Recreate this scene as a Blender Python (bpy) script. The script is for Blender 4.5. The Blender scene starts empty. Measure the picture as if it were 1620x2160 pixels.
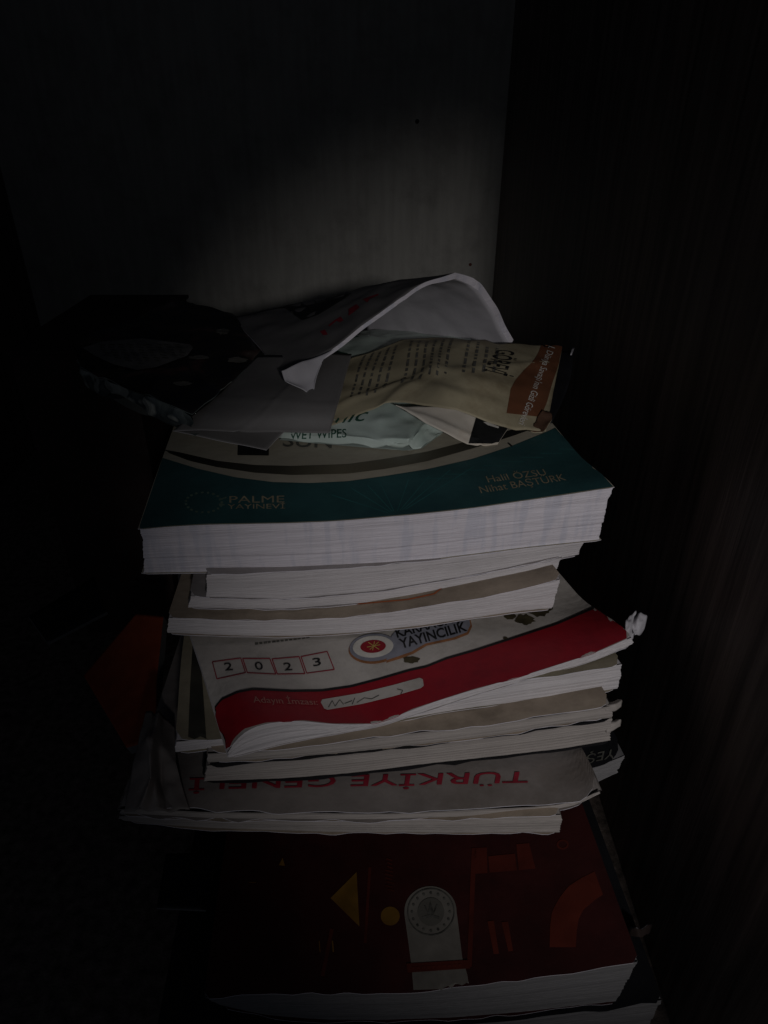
import bpy, math, random
from mathutils import Vector
from mathutils.bvhtree import BVHTree
from mathutils.geometry import tessellate_polygon
random.seed(7)
sc = bpy.context.scene
COL = sc.collection

# ------------------------------------------------------------------ camera
CAMZ, FPX, PITCH = .40, 1450., math.radians(30.5)
cp, sp = math.cos(PITCH), math.sin(PITCH)
cam_d = bpy.data.cameras.new('camera')
cam_d.sensor_fit = 'HORIZONTAL'; cam_d.sensor_width = 36.; cam_d.lens = 36. * FPX / 1620.
cam_d.clip_start = .01; cam_d.clip_end = 50
cam = bpy.data.objects.new('camera', cam_d); COL.objects.link(cam)
cam.location = (0, 0, CAMZ); cam.rotation_euler = (math.radians(90) - PITCH, 0, 0)
sc.camera = cam

# ------------------------------------------------------------------ world: almost no light in the cupboard
w = bpy.data.worlds.new('World'); sc.world = w; w.use_nodes = True
bg = w.node_tree.nodes['Background']
bg.inputs[0].default_value = (.50, .62, 1.0, 1); bg.inputs[1].default_value = .011

# ------------------------------------------------------------------ lamp: dim light falling in past the door edge
ld = bpy.data.lights.new('room_light', 'SPOT')
ld.energy = 8.5; ld.color = (1.0, .985, 1.02)
ld.spot_size = math.radians(36.5); ld.spot_blend = 1.0; ld.shadow_soft_size = .022
lo = bpy.data.objects.new('room_light', ld); COL.objects.link(lo)
lo.location = (.153, -.50, .52)
lo.rotation_euler = (Vector((.126, .27, .207)) - lo.location).to_track_quat('-Z', 'Y').to_euler()

# very weak fill lamp, added at front left to lift the dark side
ad = bpy.data.lights.new('left_fill', 'AREA'); ad.shape = 'RECTANGLE'; ad.size = .9; ad.size_y = .7; ad.energy = .34; ad.color = (.80, .88, 1.0)
ao = bpy.data.objects.new('left_fill', ad); COL.objects.link(ao); ao.location = (-.45, -1.3, .95)
ao.rotation_euler = (Vector((0, .4, .15)) - ao.location).to_track_quat('-Z', 'Y').to_euler()

sc.view_settings.view_transform = 'Standard'; sc.view_settings.look = 'None'
sc.view_settings.gamma = 1; sc.view_settings.exposure = 0

# ------------------------------------------------------------------ pixel rays (measured on the photograph) to points in space
def ray(px, py):
    a = (px - 810) / FPX; b = -(py - 1080) / FPX
    return Vector((a, cp + b * sp, -sp + b * cp))
CO = Vector((0, 0, CAMZ))
def onz(px, py, z):
    d = ray(px, py); return CO + d * ((z - CAMZ) / d.z)
def ony(px, py, y):
    d = ray(px, py); return CO + d * (y / d.y)
def pt(q):
    if isinstance(q, Vector): return q
    return onz(*q) if len(q) == 3 else ony(q[0], q[1], q[3])
def lerp(a, b, t): return a + (b - a) * t
def px_of(x, y, z):
    z -= CAMZ; f = y * cp - z * sp; return (810 + FPX * x / f, 1080 - FPX * (y * sp + z * cp) / f)
TOPZ = None

# ------------------------------------------------------------------ materials
def mat(name, col, rough=.6, var=.12, scale=60, stretch=(1, 1, 1), dirt=None, dirt_amt=0., bump=.0, bscale=400, bstretch=(1, 1, 1), spec=.3, second=None):
    m = bpy.data.materials.new(name); m.use_nodes = True
    nt = m.node_tree; N = nt.nodes; L = nt.links
    p = N['Principled BSDF']; p.inputs['Roughness'].default_value = rough
    p.inputs['Specular IOR Level'].default_value = spec
    tc = N.new('ShaderNodeTexCoord')
    mp = N.new('ShaderNodeMapping'); mp.inputs['Scale'].default_value = stretch
    L.new(tc.outputs['Object'], mp.inputs[0])
    n1 = N.new('ShaderNodeTexNoise'); n1.inputs['Scale'].default_value = scale; n1.inputs['Detail'].default_value = 6
    L.new(mp.outputs[0], n1.inputs['Vector'])
    r1 = N.new('ShaderNodeValToRGB')
    r1.color_ramp.elements[0].position = .3; r1.color_ramp.elements[1].position = .7
    c2 = second or tuple(min(1, c * (1 + var)) for c in col)
    r1.color_ramp.elements[0].color = tuple(c * (1 - var) for c in col) + (1,)
    r1.color_ramp.elements[1].color = tuple(c2) + (1,)
    L.new(n1.outputs[0], r1.inputs[0]); out = r1.outputs[0]
    if dirt:
        n2 = N.new('ShaderNodeTexNoise'); n2.inputs['Scale'].default_value = 22; n2.inputs['Detail'].default_value = 8; n2.inputs['Roughness'].default_value = .7
        L.new(tc.outputs['Object'], n2.inputs['Vector'])
        r2 = N.new('ShaderNodeValToRGB'); r2.color_ramp.elements[0].position = .48; r2.color_ramp.elements[1].position = .72
        r2.color_ramp.elements[1].color = (dirt_amt,) * 3 + (1,)
        L.new(n2.outputs[0], r2.inputs[0])
        mx = N.new('ShaderNodeMix'); mx.data_type = 'RGBA'
        L.new(r2.outputs[0], mx.inputs[0]); L.new(out, mx.inputs[6]); mx.inputs[7].default_value = tuple(dirt) + (1,)
        out = mx.outputs[2]
    L.new(out, p.inputs['Base Color'])
    if bump:
        mb = N.new('ShaderNodeMapping'); mb.inputs['Scale'].default_value = bstretch; L.new(tc.outputs['Object'], mb.inputs[0])
        n3 = N.new('ShaderNodeTexNoise'); n3.inputs['Scale'].default_value = bscale; n3.inputs['Detail'].default_value = 4
        L.new(mb.outputs[0], n3.inputs['Vector'])
        b = N.new('ShaderNodeBump'); b.inputs['Strength'].default_value = bump; b.inputs['Distance'].default_value = .001
        L.new(n3.outputs[0], b.inputs['Height']); L.new(b.outputs[0], p.inputs['Normal'])
    return m

def paper_edge(name, col, bars=0.):
    """cut edge of a block of pages: fine lines along the sheets, faint ink bars across them"""
    m = mat(name, col, rough=.85, var=.13, scale=30, stretch=(1, 1, 75), bump=.3, bscale=60, bstretch=(1, 1, 40), spec=.1,
            dirt=tuple(c * .6 for c in col), dirt_amt=.3)
    if bars:
        nt = m.node_tree; N = nt.nodes; L = nt.links; p = N['Principled BSDF']
        src = p.inputs['Base Color'].links[0].from_socket
        tc = N.new('ShaderNodeTexCoord'); mp = N.new('ShaderNodeMapping'); mp.inputs['Scale'].default_value = (1, .15, .12)
        L.new(tc.outputs['Object'], mp.inputs[0])
        n = N.new('ShaderNodeTexNoise'); n.inputs['Scale'].default_value = 210; n.inputs['Detail'].default_value = 4; L.new(mp.outputs[0], n.inputs['Vector'])
        r = N.new('ShaderNodeValToRGB'); r.color_ramp.elements[0].position = .5; r.color_ramp.elements[1].position = .62
        r.color_ramp.elements[1].color = (bars,) * 3 + (1,)
        L.new(n.outputs[0], r.inputs[0])
        mx = N.new('ShaderNodeMix'); mx.data_type = 'RGBA'; mx.inputs[7].default_value = tuple(c * f for c, f in zip(col, (.5, .6, .72))) + (1,)
        L.new(r.outputs[0], mx.inputs[0]); L.new(src, mx.inputs[6]); L.new(mx.outputs[2], p.inputs['Base Color'])
    return m

DIRT = (.10, .075, .05)
M = {}
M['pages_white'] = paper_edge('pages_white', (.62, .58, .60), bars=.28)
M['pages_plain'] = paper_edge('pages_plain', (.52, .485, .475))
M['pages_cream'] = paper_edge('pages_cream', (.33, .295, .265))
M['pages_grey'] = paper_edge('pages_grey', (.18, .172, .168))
M['cover_cream'] = mat('cover_cream', (.42, .38, .29), .45, .10, 40, dirt=DIRT, dirt_amt=.25, bump=.15, bscale=250)
M['cover_white'] = mat('cover_white', (.47, .43, .385), .55, .12, 50, dirt=DIRT, dirt_amt=.5, bump=.25, bscale=200)
M['cover_tan'] = mat('cover_tan', (.36, .29, .22), .6, .15, 50, dirt=DIRT, dirt_amt=.6, bump=.25, bscale=200)
M['cover_olive'] = mat('cover_olive', (.26, .225, .155), .6, .15, 50, dirt=DIRT, dirt_amt=.6, bump=.2, bscale=200)
M['cover_dull'] = mat('cover_dull', (.235, .205, .185), .65, .16, 50, dirt=DIRT, dirt_amt=.5, bump=.25, bscale=200)
M['cover_grey'] = mat('cover_grey', (.33, .30, .29), .6, .14, 50, dirt=DIRT, dirt_amt=.45, bump=.25, bscale=200)
M['cover_black'] = mat('cover_black', (.012, .012, .014), .5, .3, 60, bump=.1)
M['cover_maroon'] = mat('cover_maroon', (.045, .010, .009), .5, .35, 25, dirt=(.02, .006, .006), dirt_amt=.8, bump=.1)
M['cover_red'] = mat('cover_red', (.36, .07, .03), .5, .25, 40, dirt=(.16, .03, .015), dirt_amt=.6)
M['teal'] = mat('teal', (.030, .088, .088), .42, .2, 35, dirt=(.018, .050, .060), dirt_amt=.6, bump=.12, bscale=250)
M['teal_light'] = mat('teal_light', (.035, .14, .135), .45, .2, 80)
M['crimson'] = mat('crimson', (.27, .008, .016), .5, .2, 45, dirt=(.09, .006, .012), dirt_amt=.6, bump=.2, bscale=200)
M['ink'] = mat('ink', (.012, .012, .012), .5, .2, 200)
M['ink_soft'] = mat('ink_soft', (.10, .095, .08), .6, .5, 300)
M['gap_shade'] = mat('gap_shade', (.035, .032, .024), .6, .4, 90)
M['ink_wreath'] = mat('ink_wreath', (.11, .16, .12), .5, .3, 120)
M['ink_red'] = mat('ink_red', (.26, .016, .03), .55, .3, 120)
M['ink_orange'] = mat('ink_orange', (.38, .09, .02), .55, .2, 120)
M['ink_tan'] = mat('ink_tan', (.30, .25, .16), .5, .3, 220)
M['ink_white'] = mat('ink_white', (.55, .52, .46), .5, .2, 120)
M['ink_pink'] = mat('ink_pink', (.42, .17, .14), .5, .2, 120)
M['ink_green'] = mat('ink_green', (.02, .07, .045), .5, .2, 120)
M['ring_grey'] = mat('ring_grey', (.22, .22, .25), .5, .2, 160)
M['ring_orange'] = mat('ring_orange', (.28, .12, .05), .5, .3, 160)
M['gold'] = mat('gold', (.45, .30, .08), .5, .2, 120)
M['mustard'] = mat('mustard', (.20, .10, .015), .5, .25, 90)
M['rust'] = mat('rust', (.11, .020, .011), .5, .25, 60)
M['rust_dark'] = mat('rust_dark', (.09, .016, .010), .5, .3, 60)
M['emblem_pale'] = mat('emblem_pale', (.21, .19, .16), .6, .15, 120, dirt=(.06, .05, .04), dirt_amt=.4)
M['emblem_mid'] = mat('emblem_mid', (.13, .12, .10), .6, .15, 120)
M['stain_shadow'] = mat('stain_shadow', (.05, .04, .02), .6, .4, 150)
M['sheet_grey'] = mat('sheet_grey', (.135, .127, .120), .6, .1, 40, dirt=(.09, .083, .078), dirt_amt=.4, bump=.3, bscale=90)
M['sheet_dull'] = mat('sheet_dull', (.19, .175, .155), .6, .12, 40, dirt=(.10, .09, .08), dirt_amt=.4, bump=.3, bscale=90)
M['sheet_light'] = mat('sheet_light', (.42, .40, .41), .7, .08, 60, bump=.3, bscale=120)
M['packet_mint'] = mat('packet_mint', (.46, .53, .47), .38, .08, 30, dirt=(.30, .40, .34), dirt_amt=.6, bump=.35, bscale=70, spec=.5)
M['flyer'] = mat('flyer', (.33, .285, .185), .55, .15, 30, dirt=(.13, .09, .045), dirt_amt=.75, bump=.3, bscale=80)
M['flyer_brown'] = mat('flyer_brown', (.135, .052, .025), .5, .2, 60, dirt=(.08, .04, .02), dirt_amt=.6)
M['torn_brown'] = mat('torn_brown', (.075, .038, .022), .7, .3, 90)
M['card_white'] = mat('card_white', (.56, .51, .43), .6, .1, 60, dirt=(.35, .24, .12), dirt_amt=.5, bump=.2, bscale=100)
M['wall'] = mat('wall', (.33, .315, .275), .7, .10, 12, stretch=(10, 10, 1), dirt=(.16, .15, .13), dirt_amt=.5, bump=.25, bscale=500)
M['wood'] = mat('wood', (.080, .062, .052), .5, .3, 14, stretch=(12, 12, .7), second=(.19, .15, .125), bump=.5, bscale=60, bstretch=(12, 12, .6))
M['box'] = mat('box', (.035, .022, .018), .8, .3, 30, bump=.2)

def magazine_mat():
    m = bpy.data.materials.new('magazine_print'); m.use_nodes = True
    nt = m.node_tree; N = nt.nodes; L = nt.links; p = N['Principled BSDF']; p.inputs['Roughness'].default_value = .35
    tc = N.new('ShaderNodeTexCoord')
    n = N.new('ShaderNodeTexNoise'); n.inputs['Scale'].default_value = 26; n.inputs['Detail'].default_value = 7; n.inputs['Distortion'].default_value = 1.2
    L.new(tc.outputs['Object'], n.inputs['Vector'])
    r = N.new('ShaderNodeValToRGB'); e = r.color_ramp.elements
    e[0].position = .42; e[0].color = (.008, .008, .009, 1); e[1].position = .78; e[1].color = (.14, .12, .10, 1)
    x = e.new(.55); x.color = (.02, .016, .014, 1); x = e.new(.62); x.color = (.07, .03, .025, 1)
    L.new(n.outputs[0], r.inputs[0]); L.new(r.outputs[0], p.inputs['Base Color'])
    return m
M['magazine'] = magazine_mat()
def fore_edge_mat():
    m = bpy.data.materials.new('magazine_edge'); m.use_nodes = True
    nt = m.node_tree; N = nt.nodes; L = nt.links; p = N['Principled BSDF']; p.inputs['Roughness'].default_value = .7
    tc = N.new('ShaderNodeTexCoord')
    n = N.new('ShaderNodeTexNoise'); n.inputs['Scale'].default_value = 32; n.inputs['Detail'].default_value = 3
    L.new(tc.outputs['Object'], n.inputs['Vector'])
    r = N.new('ShaderNodeValToRGB'); e = r.color_ramp.elements
    e[0].position = 0; e[0].color = (.02, .03, .03, 1); e[1].position = .6; e[1].color = (.12, .14, .13, 1)
    x = e.new(.47); x.color = (.26, .27, .24, 1); x = e.new(.50); x.color = (.03, .04, .045, 1)
    L.new(n.outputs[0], r.inputs[0]); L.new(r.outputs[0], p.inputs['Base Color'])
    return m
M['magazine_edge'] = fore_edge_mat()
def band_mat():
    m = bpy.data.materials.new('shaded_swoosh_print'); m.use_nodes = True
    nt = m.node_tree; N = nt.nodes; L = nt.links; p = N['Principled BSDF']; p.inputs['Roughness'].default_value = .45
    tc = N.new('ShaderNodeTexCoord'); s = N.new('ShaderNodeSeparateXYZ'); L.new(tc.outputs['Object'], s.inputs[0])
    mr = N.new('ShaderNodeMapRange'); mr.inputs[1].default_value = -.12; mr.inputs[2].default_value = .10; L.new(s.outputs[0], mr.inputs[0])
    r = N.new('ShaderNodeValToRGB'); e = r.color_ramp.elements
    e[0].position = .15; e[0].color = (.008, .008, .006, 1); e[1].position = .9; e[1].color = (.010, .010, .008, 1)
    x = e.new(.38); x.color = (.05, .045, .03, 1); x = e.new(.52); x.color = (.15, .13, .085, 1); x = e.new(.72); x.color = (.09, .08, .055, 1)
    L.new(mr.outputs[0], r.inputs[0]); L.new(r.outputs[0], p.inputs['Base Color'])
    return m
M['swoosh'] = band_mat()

# ------------------------------------------------------------------ object helpers
def thing(name, label, cat, loc, group=None):
    o = bpy.data.objects.new(name, None); COL.objects.link(o); o.location = loc
    o.empty_display_size = .02
    o['label'] = label; o['category'] = cat
    if group: o['group'] = group
    return o
def part(name, V, Fc, mats, parent=None, label=None, smooth=False, mi=None):
    if isinstance(mats, str): mats = [mats]
    off = parent.location if parent and parent.type == 'EMPTY' else (parent['org'] if parent else Vector((0, 0, 0)))
    off = Vector(off)
    me = bpy.data.meshes.new(name); me.from_pydata([tuple(Vector(v) - off) for v in V], [], Fc)
    for k in mats: me.materials.append(M[k])
    if mi: me.polygons.foreach_set('material_index', mi)
    if smooth: me.polygons.foreach_set('use_smooth', [True] * len(Fc))
    me.update()
    o = bpy.data.objects.new(name, me); COL.objects.link(o)
    if parent: o.parent = parent
    o['org'] = tuple(off)
    if label: o['label'] = label
    return o
def clean_org():
    for o in bpy.data.objects:
        if 'org' in o: del o['org']
def struct(name, V, Fc, m):
    o = part(name, V, Fc, m); o['kind'] = 'structure'; return o
def boxg(x0, x1, y0, y1, z0, z1):
    V = [(x, y, z) for z in (z0, z1) for y in (y0, y1) for x in (x0, x1)]
    return V, [(0, 2, 3, 1), (4, 5, 7, 6), (0, 1, 5, 4), (2, 6, 7, 3), (0, 4, 6, 2), (1, 3, 7, 5)]

def smooth_interp(pts, n=64, passes=4):
    """pts: list of (s, z) sorted -> s0, s1, sampled z list"""
    s0, s1 = pts[0][0], pts[-1][0]
    zs = []
    for i in range(n + 1):
        s = lerp(s0, s1, i / n)
        for a, b in zip(pts, pts[1:]):
            if s <= b[0] + 1e-9: break
        zs.append(lerp(a[1], b[1], max(0, min(1, (s - a[0]) / max(1e-9, b[0] - a[0])))))
    for _ in range(passes):
        zs = [zs[0]] + [(zs[i - 1] + 2 * zs[i] + zs[i + 1]) / 4 for i in range(1, n)] + [zs[-1]]
    return s0, s1, zs
def samp(zs, u):
    n = len(zs) - 1; x = max(0, min(n - 1e-6, u * n)); i = int(x); return lerp(zs[i], zs[i + 1], x - i)

def grid_faces(nu, nv, base=0, flip=False):
    F = []
    for j in range(nv):
        for i in range(nu):
            a = base + j * (nu + 1) + i; q = (a, a + 1, a + nu + 2, a + nu + 1)
            F.append(q[::-1] if flip else q)
    return F

class Surf:                     # a surface that print can be laid on
    def __init__(s, V, F):
        s.b = BVHTree.FromPolygons([Vector(v) for v in V], F)
    def at(s, px, py, off=.00025):
        d = ray(px, py).normalized()
        h = s.b.ray_cast(CO, d)
        if h[0] is None:
            # nearest point of the surface to the ray
            best = None
            for t in range(20, 90):
                p = CO + d * (t * .01); q = s.b.find_nearest(p)
                if q[0] is not None and (best is None or q[3] < best[3]): best = q
            h = best
        n = h[1] if h[1].dot(d) < 0 else -h[1]
        return h[0] + n * off

def strip(name, surf, A, B, m, parent, n=60, rows=3, off=.00025, label=None):
    """printed band between two outlines given along the cover"""
    def res(P, n):
        L = [0]
        for a, b in zip(P, P[1:]): L.append(L[-1] + math.dist(a, b))
        out = []
        for i in range(n + 1):
            t = L[-1] * i / n
            for k in range(len(P) - 1):
                if t <= L[k + 1] + 1e-6: break
            f = (t - L[k]) / max(1e-9, L[k + 1] - L[k]); out.append((lerp(P[k][0], P[k + 1][0], f), lerp(P[k][1], P[k + 1][1], f)))
        return out
    a, b = res(A, n), res(B, n); V = []
    for j in range(rows + 1):
        for i in range(n + 1):
            V.append(surf.at(lerp(a[i][0], b[i][0], j / rows), lerp(a[i][1], b[i][1], j / rows), off))
    return part(name, V, grid_faces(n, rows), m, parent, label, smooth=True)
def polys(name, surf, plist, m, parent, off=.0003, label=None, fine=14):
    """printed shapes; every triangle is refined until it follows the curve of the sheet"""
    V, F, K = [], [], {}
    def vid(p):
        k = (round(p[0], 3), round(p[1], 3))
        if k not in K: K[k] = len(V); V.append(surf.at(p[0], p[1], off))
        return K[k]
    def sub(a, b, c, d=0):
        e = [(math.dist(a, b), a, b, c), (math.dist(b, c), b, c, a), (math.dist(c, a), c, a, b)]
        l, p, q, r = max(e)
        if l > fine and d < 12:
            mm = ((p[0] + q[0]) / 2, (p[1] + q[1]) / 2); sub(p, mm, r, d + 1); sub(mm, q, r, d + 1)
        else: F.append((vid(a), vid(b), vid(c)))
    for P in plist:
        for t in tessellate_polygon([[Vector((x, y, 0)) for x, y in P]]): sub(P[t[0]], P[t[1]], P[t[2]])
    F = [f for f in F if len(set(f)) == 3]
    return part(name, V, F, m, parent, label)
def ell(cx, cy, rx, ry, n=28, a0=0, a1=360, rot=0):
    c, s = math.cos(math.radians(rot)), math.sin(math.radians(rot)); out = []
    for i in range(n):
        t = math.radians(lerp(a0, a1, i / (n if a1 - a0 == 360 else n - 1))); x, y = rx * math.cos(t), ry * math.sin(t)
        out.append((cx + x * c - y * s, cy + x * s + y * c))
    return out
def line(p, q, w=2.):
    dx, dy = q[0] - p[0], q[1] - p[1]; l = math.hypot(dx, dy) or 1; nx, ny = -dy / l * w / 2, dx / l * w / 2
    return [(p[0] + nx, p[1] + ny), (q[0] + nx, q[1] + ny), (q[0] - nx, q[1] - ny), (p[0] - nx, p[1] - ny)]
def glyphs(s, bold=.0, shear=0.):
    c = bpy.data.curves.new('t', 'FONT'); c.body = s; c.size = 1; c.offset = bold; c.resolution_u = 3; c.shear = shear
    o = bpy.data.objects.new('t', c); COL.objects.link(o)
    dg = bpy.context.evaluated_depsgraph_get(); ev = o.evaluated_get(dg); me = ev.to_mesh()
    V = [tuple(v.co) for v in me.vertices]; F = [tuple(p.vertices) for p in me.polygons]
    ev.to_mesh_clear(); bpy.data.objects.remove(o); bpy.data.curves.remove(c)
    return V, F
_E = None
def text(name, surf, s, quad, m, parent, bold=.0, shear=0., off=.0004, jit=0):
    """quad: baseline start, baseline end, cap-top start, cap-top end"""
    global _E
    if _E is None: _E = max(v[1] for v in glyphs('E')[0])
    V, F = glyphs(s, bold, shear)
    x0 = min(v[0] for v in V); x1 = max(v[0] for v in V); W = []
    for v in V:
        u = (v[0] - x0) / (x1 - x0); t = v[1] / _E
        a = (lerp(quad[0][0], quad[1][0], u), lerp(quad[0][1], quad[1][1], u)); b = (lerp(quad[2][0], quad[3][0], u), lerp(quad[2][1], quad[3][1], u))
        W.append((lerp(a[0], b[0], t), lerp(a[1], b[1], t)))
    T = []
    for f in F:
        for k in range(1, len(f) - 1): T.append([W[f[0]], W[f[k]], W[f[k + 1]]])
    return polys(name, surf, T, m, parent, off=off, fine=9)

# ------------------------------------------------------------------ books
def book(name, label, ref, top, bot, depth=.27, pages='pages_white', cover='cover_white', over=.0006, rc=.004,
         back_z=None, edge_noise=.0004, row_noise=.00017, slump=0., cover_name='front_cover', group='books piled in the cupboard', gap=.0, wav=.0, skew=.0):
    (lx, ly), zl, (rx, ry), zr = ref
    A = onz(lx, ly, zl); B = onz(rx, ry, zr)
    e = Vector((B.x - A.x, B.y - A.y, 0)); e.normalize(); bk = Vector((-e.y, e.x, 0)); A0 = Vector((A.x, A.y, 0))
    def sz(p):
        d = ray(*p); t = (A0 - CO).dot(bk) / d.dot(bk); q = CO + d * t; return ((q - A0).dot(e), q.z)
    T = smooth_interp([sz(p) for p in top]); Bt = smooth_interp([sz(p) for p in bot])
    rnd = random.Random(name + label)
    zmin = min(Bt[2]); th = max(t - b for t, b in zip(T[2], Bt[2]))
    mid = A0 + e * ((T[0] + T[1]) / 2) + bk * (depth / 2)
    root = thing(name, label, 'book', (mid.x, mid.y, zmin), group)
    global TOPZ
    avg_th = sum(a - b for a, b in zip(T[2], Bt[2])) / len(T[2])
    if back_z is None: back_z = TOPZ
    if back_z: print('%-40s front bottom %.4f %.4f %.4f top %.4f %.4f %.4f back %.4f %.4f th %.4f' % ((label[:40],) + tuple(Bt[2][k] for k in (3, 32, -4)) + tuple(T[2][k] for k in (3, 32, -4)) + (back_z[0], back_z[1], avg_th)))
    if back_z: TOPZ = (back_z[0] + avg_th + .0011, back_z[1] + avg_th + .0011)
    def lift(u, t):
        if not back_z: return 0
        f = min(1, max(0, t) / .05); f = f * f * (3 - 2 * f)
        return (lerp(back_z[0], back_z[1], u) - samp(Bt[2], u)) * f
    def P(u, v, t):
        s = lerp(lerp(Bt[0], Bt[1], u), lerp(T[0], T[1], u), v)
        zb, zt = samp(Bt[2], u), samp(T[2], u)
        if back_z:
            f = min(1, max(0, t) / .05); f = f * f * (3 - 2 * f); avg = sum(a - b for a, b in zip(T[2], Bt[2])) / len(T[2])
            zt = lerp(zt, zb + avg, f)
        z = lerp(zb, zt, v) + lift(u, t)
        return A0 + e * (s - skew * min(.10, max(0, t)) * (1 - u)) + bk * t + Vector((0, 0, z))
    nr = max(4, min(46, int(th / .00055))); V, F = [], []
    rows = [rnd.gauss(0, 1) * row_noise for _ in range(nr + 5)]
    rows = [sum(rows[k:k + 5]) * .42 + rnd.gauss(0, .00004) for k in range(nr + 1)]
    low = [rnd.gauss(0, 1) for _ in range(12)]
    per = [(0, depth * (1 - i / 20) ** 1.6, 'l') for i in range(20)] + [(i / 80, 0, 'f') for i in range(81)] + [(1, depth * (i / 20) ** 1.6, 'r') for i in range(1, 21)]
    npn = len(per)
    for j in range(nr + 1):
        v = j / nr
        for (u, t, k) in per:
            p = P(u, v, t); g = rows[j] + (rnd.random() - .5) * .00012
            wv = slump * math.sin(math.pi * v)
            if k == 'f': p = p - bk * (g + samp(low, u) * wav * v) + e * ((g + wv) * (1 if u == 1 else (-1 if u == 0 else 0)))
            elif k == 'r': p = p + e * (g + wv)
            else: p = p - e * (g + wv)
            V.append(p)
    for j in range(nr):
        for i in range(npn):
            a = j * npn + i; b2 = j * npn + (i + 1) % npn
            F.append((a, b2, b2 + npn, a + npn))
    nb = len(V)
    for v in (0, 1):
        b0 = len(V)
        for jt in range(25):
            for i in range(41): V.append(P(i / 40, v, .0008 + (depth - .0008) * (jt / 24) ** 1.5) + Vector((0, 0, -.00025 if v else .0002)))
        F += grid_faces(40, 24, b0, flip=(v == 0))
    part('page_block', V, F, pages, root)
    # cover sheets
    def sheet(nm, v, mk, th2, sgn):
        nu, ntt = 70, 40; W = []; k = over / max(.01, (T[1] - T[0]))
        en = [rnd.gauss(0, 1) * edge_noise for _ in range(26)]
        for layer in (0, 1):
            for jt in range(ntt + 1):
                f = (jt / ntt) ** 1.5
                for i in range(nu + 1):
                    u = lerp(-k, 1 + k, i / nu); sd = (T[1] - T[0]) * min(u + k, 1 + k - u)
                    c = 0
                    if sd < rc: c = rc - math.sqrt(max(0, rc * rc - (rc - sd) ** 2))
                    t0 = -over + c + samp(en, i / nu)
                    uu = max(0, min(1, u)); p = P(uu, v, lerp(t0, depth + over, f)) + e * ((u - uu) * (T[1] - T[0]))
                    W.append(p + Vector((0, 0, sgn * (.00012 + gap + layer * th2))))
        n1 = (nu + 1) * (ntt + 1)
        G = grid_faces(nu, ntt, 0, flip=(sgn > 0)) + grid_faces(nu, ntt, n1, flip=(sgn < 0))
        nG = len(G)
        ring = [i for i in range(nu + 1)] + [j * (nu + 1) + nu for j in range(1, ntt + 1)] + [ntt * (nu + 1) + i for i in range(nu - 1, -1, -1)] + [j * (nu + 1) for j in range(ntt - 1, 0, -1)]
        for a, b2 in zip(ring, ring[1:] + ring[:1]): G.append((a, b2, b2 + n1, a + n1) if sgn > 0 else (b2, a, a + n1, b2 + n1))
        o = part(nm, W, G, [mk, 'pages_white' if mk != 'cover_black' else mk], root, smooth=False, mi=[0] * nG + [1] * len(ring))
        return Surf(W, G), o
    S, co = sheet(cover_name, 1, cover, .00035, 1)
    sheet('back_cover', 0, cover, .0003, -1)
    return root, S, co

def sheet(name, rows, m, parent=None, th=.0003, edge='sheet_light', nu=40, nv=24, noise=.0006, nscale=40., seed=1, label=None, thick_fn=None, lin=False, under=None, creases=()):
    """free paper surface from rows of control points (first row = near edge)"""
    R = [[pt(q) for q in r] for r in rows]
    def cr(P, t):
        n = len(P) - 1; x = max(0, min(n - 1e-6, t * n)); i = int(x); f = x - i
        if lin: return P[i].lerp(P[i + 1], f * f * (3 - 2 * f) * .35 + f * .65)
        p1, p2 = P[i], P[i + 1]; p0 = P[i - 1] if i else p1 * 2 - p2; p3 = P[i + 2] if i + 2 <= n else p2 * 2 - p1
        return .5 * ((2 * p1) + (-p0 + p2) * f + (2 * p0 - 5 * p1 + 4 * p2 - p3) * f * f + (-p0 + 3 * p1 - 3 * p2 + p3) * f ** 3)
    from mathutils import noise as mn
    def S(u, v):
        p = cr([cr(r, u) for r in R], v)
        h = noise * mn.noise(p * nscale + Vector((seed * 7.3, 0, 0)))
        for (a, b2, c, wd, hh) in creases:            # sharp fold line a*u + b*v = c
            d = abs(a * u + b2 * v - c) / wd
            if d < 1: h += hh * (1 - d)
        return p + Vector((0, 0, h))
    V = []
    for j in range(nv + 1):
        for i in range(nu + 1): V.append(S(i / nu, j / nv))
    n1 = len(V); Nn = []
    for j in range(nv + 1):
        for i in range(nu + 1):
            u, v = i / nu, j / nv; a = S(min(1, u + .01), v) - S(max(0, u - .01), v); b = S(u, min(1, v + .01)) - S(u, max(0, v - .01))
            n = a.cross(b); n = n.normalized() if n.length > 1e-12 else Vector((0, 0, 1)); Nn.append(n)
    V2 = [p - n * (thick_fn(k % (nu + 1) / nu, k // (nu + 1) / nv) if thick_fn else th) for k, (p, n) in enumerate(zip(V, Nn))]
    G = grid_faces(nu, nv) + grid_faces(nu, nv, n1, flip=True); nG = len(G)
    ring = [i for i in range(nu + 1)] + [j * (nu + 1) + nu for j in range(1, nv + 1)] + [nv * (nu + 1) + i for i in range(nu - 1, -1, -1)] + [j * (nu + 1) for j in range(nv - 1, 0, -1)]
    for a, b in zip(ring, ring[1:] + ring[:1]): G.append((b, a, a + n1, b + n1))
    o = part(name, V + V2, G, [m, edge, under or m], parent, label, mi=[0] * (nG // 2) + [2] * (nG // 2) + [1] * len(ring))
    for p in list(o.data.polygons)[:nG]: p.use_smooth = True
    return o, Surf(V, grid_faces(nu, nv)), S

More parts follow.
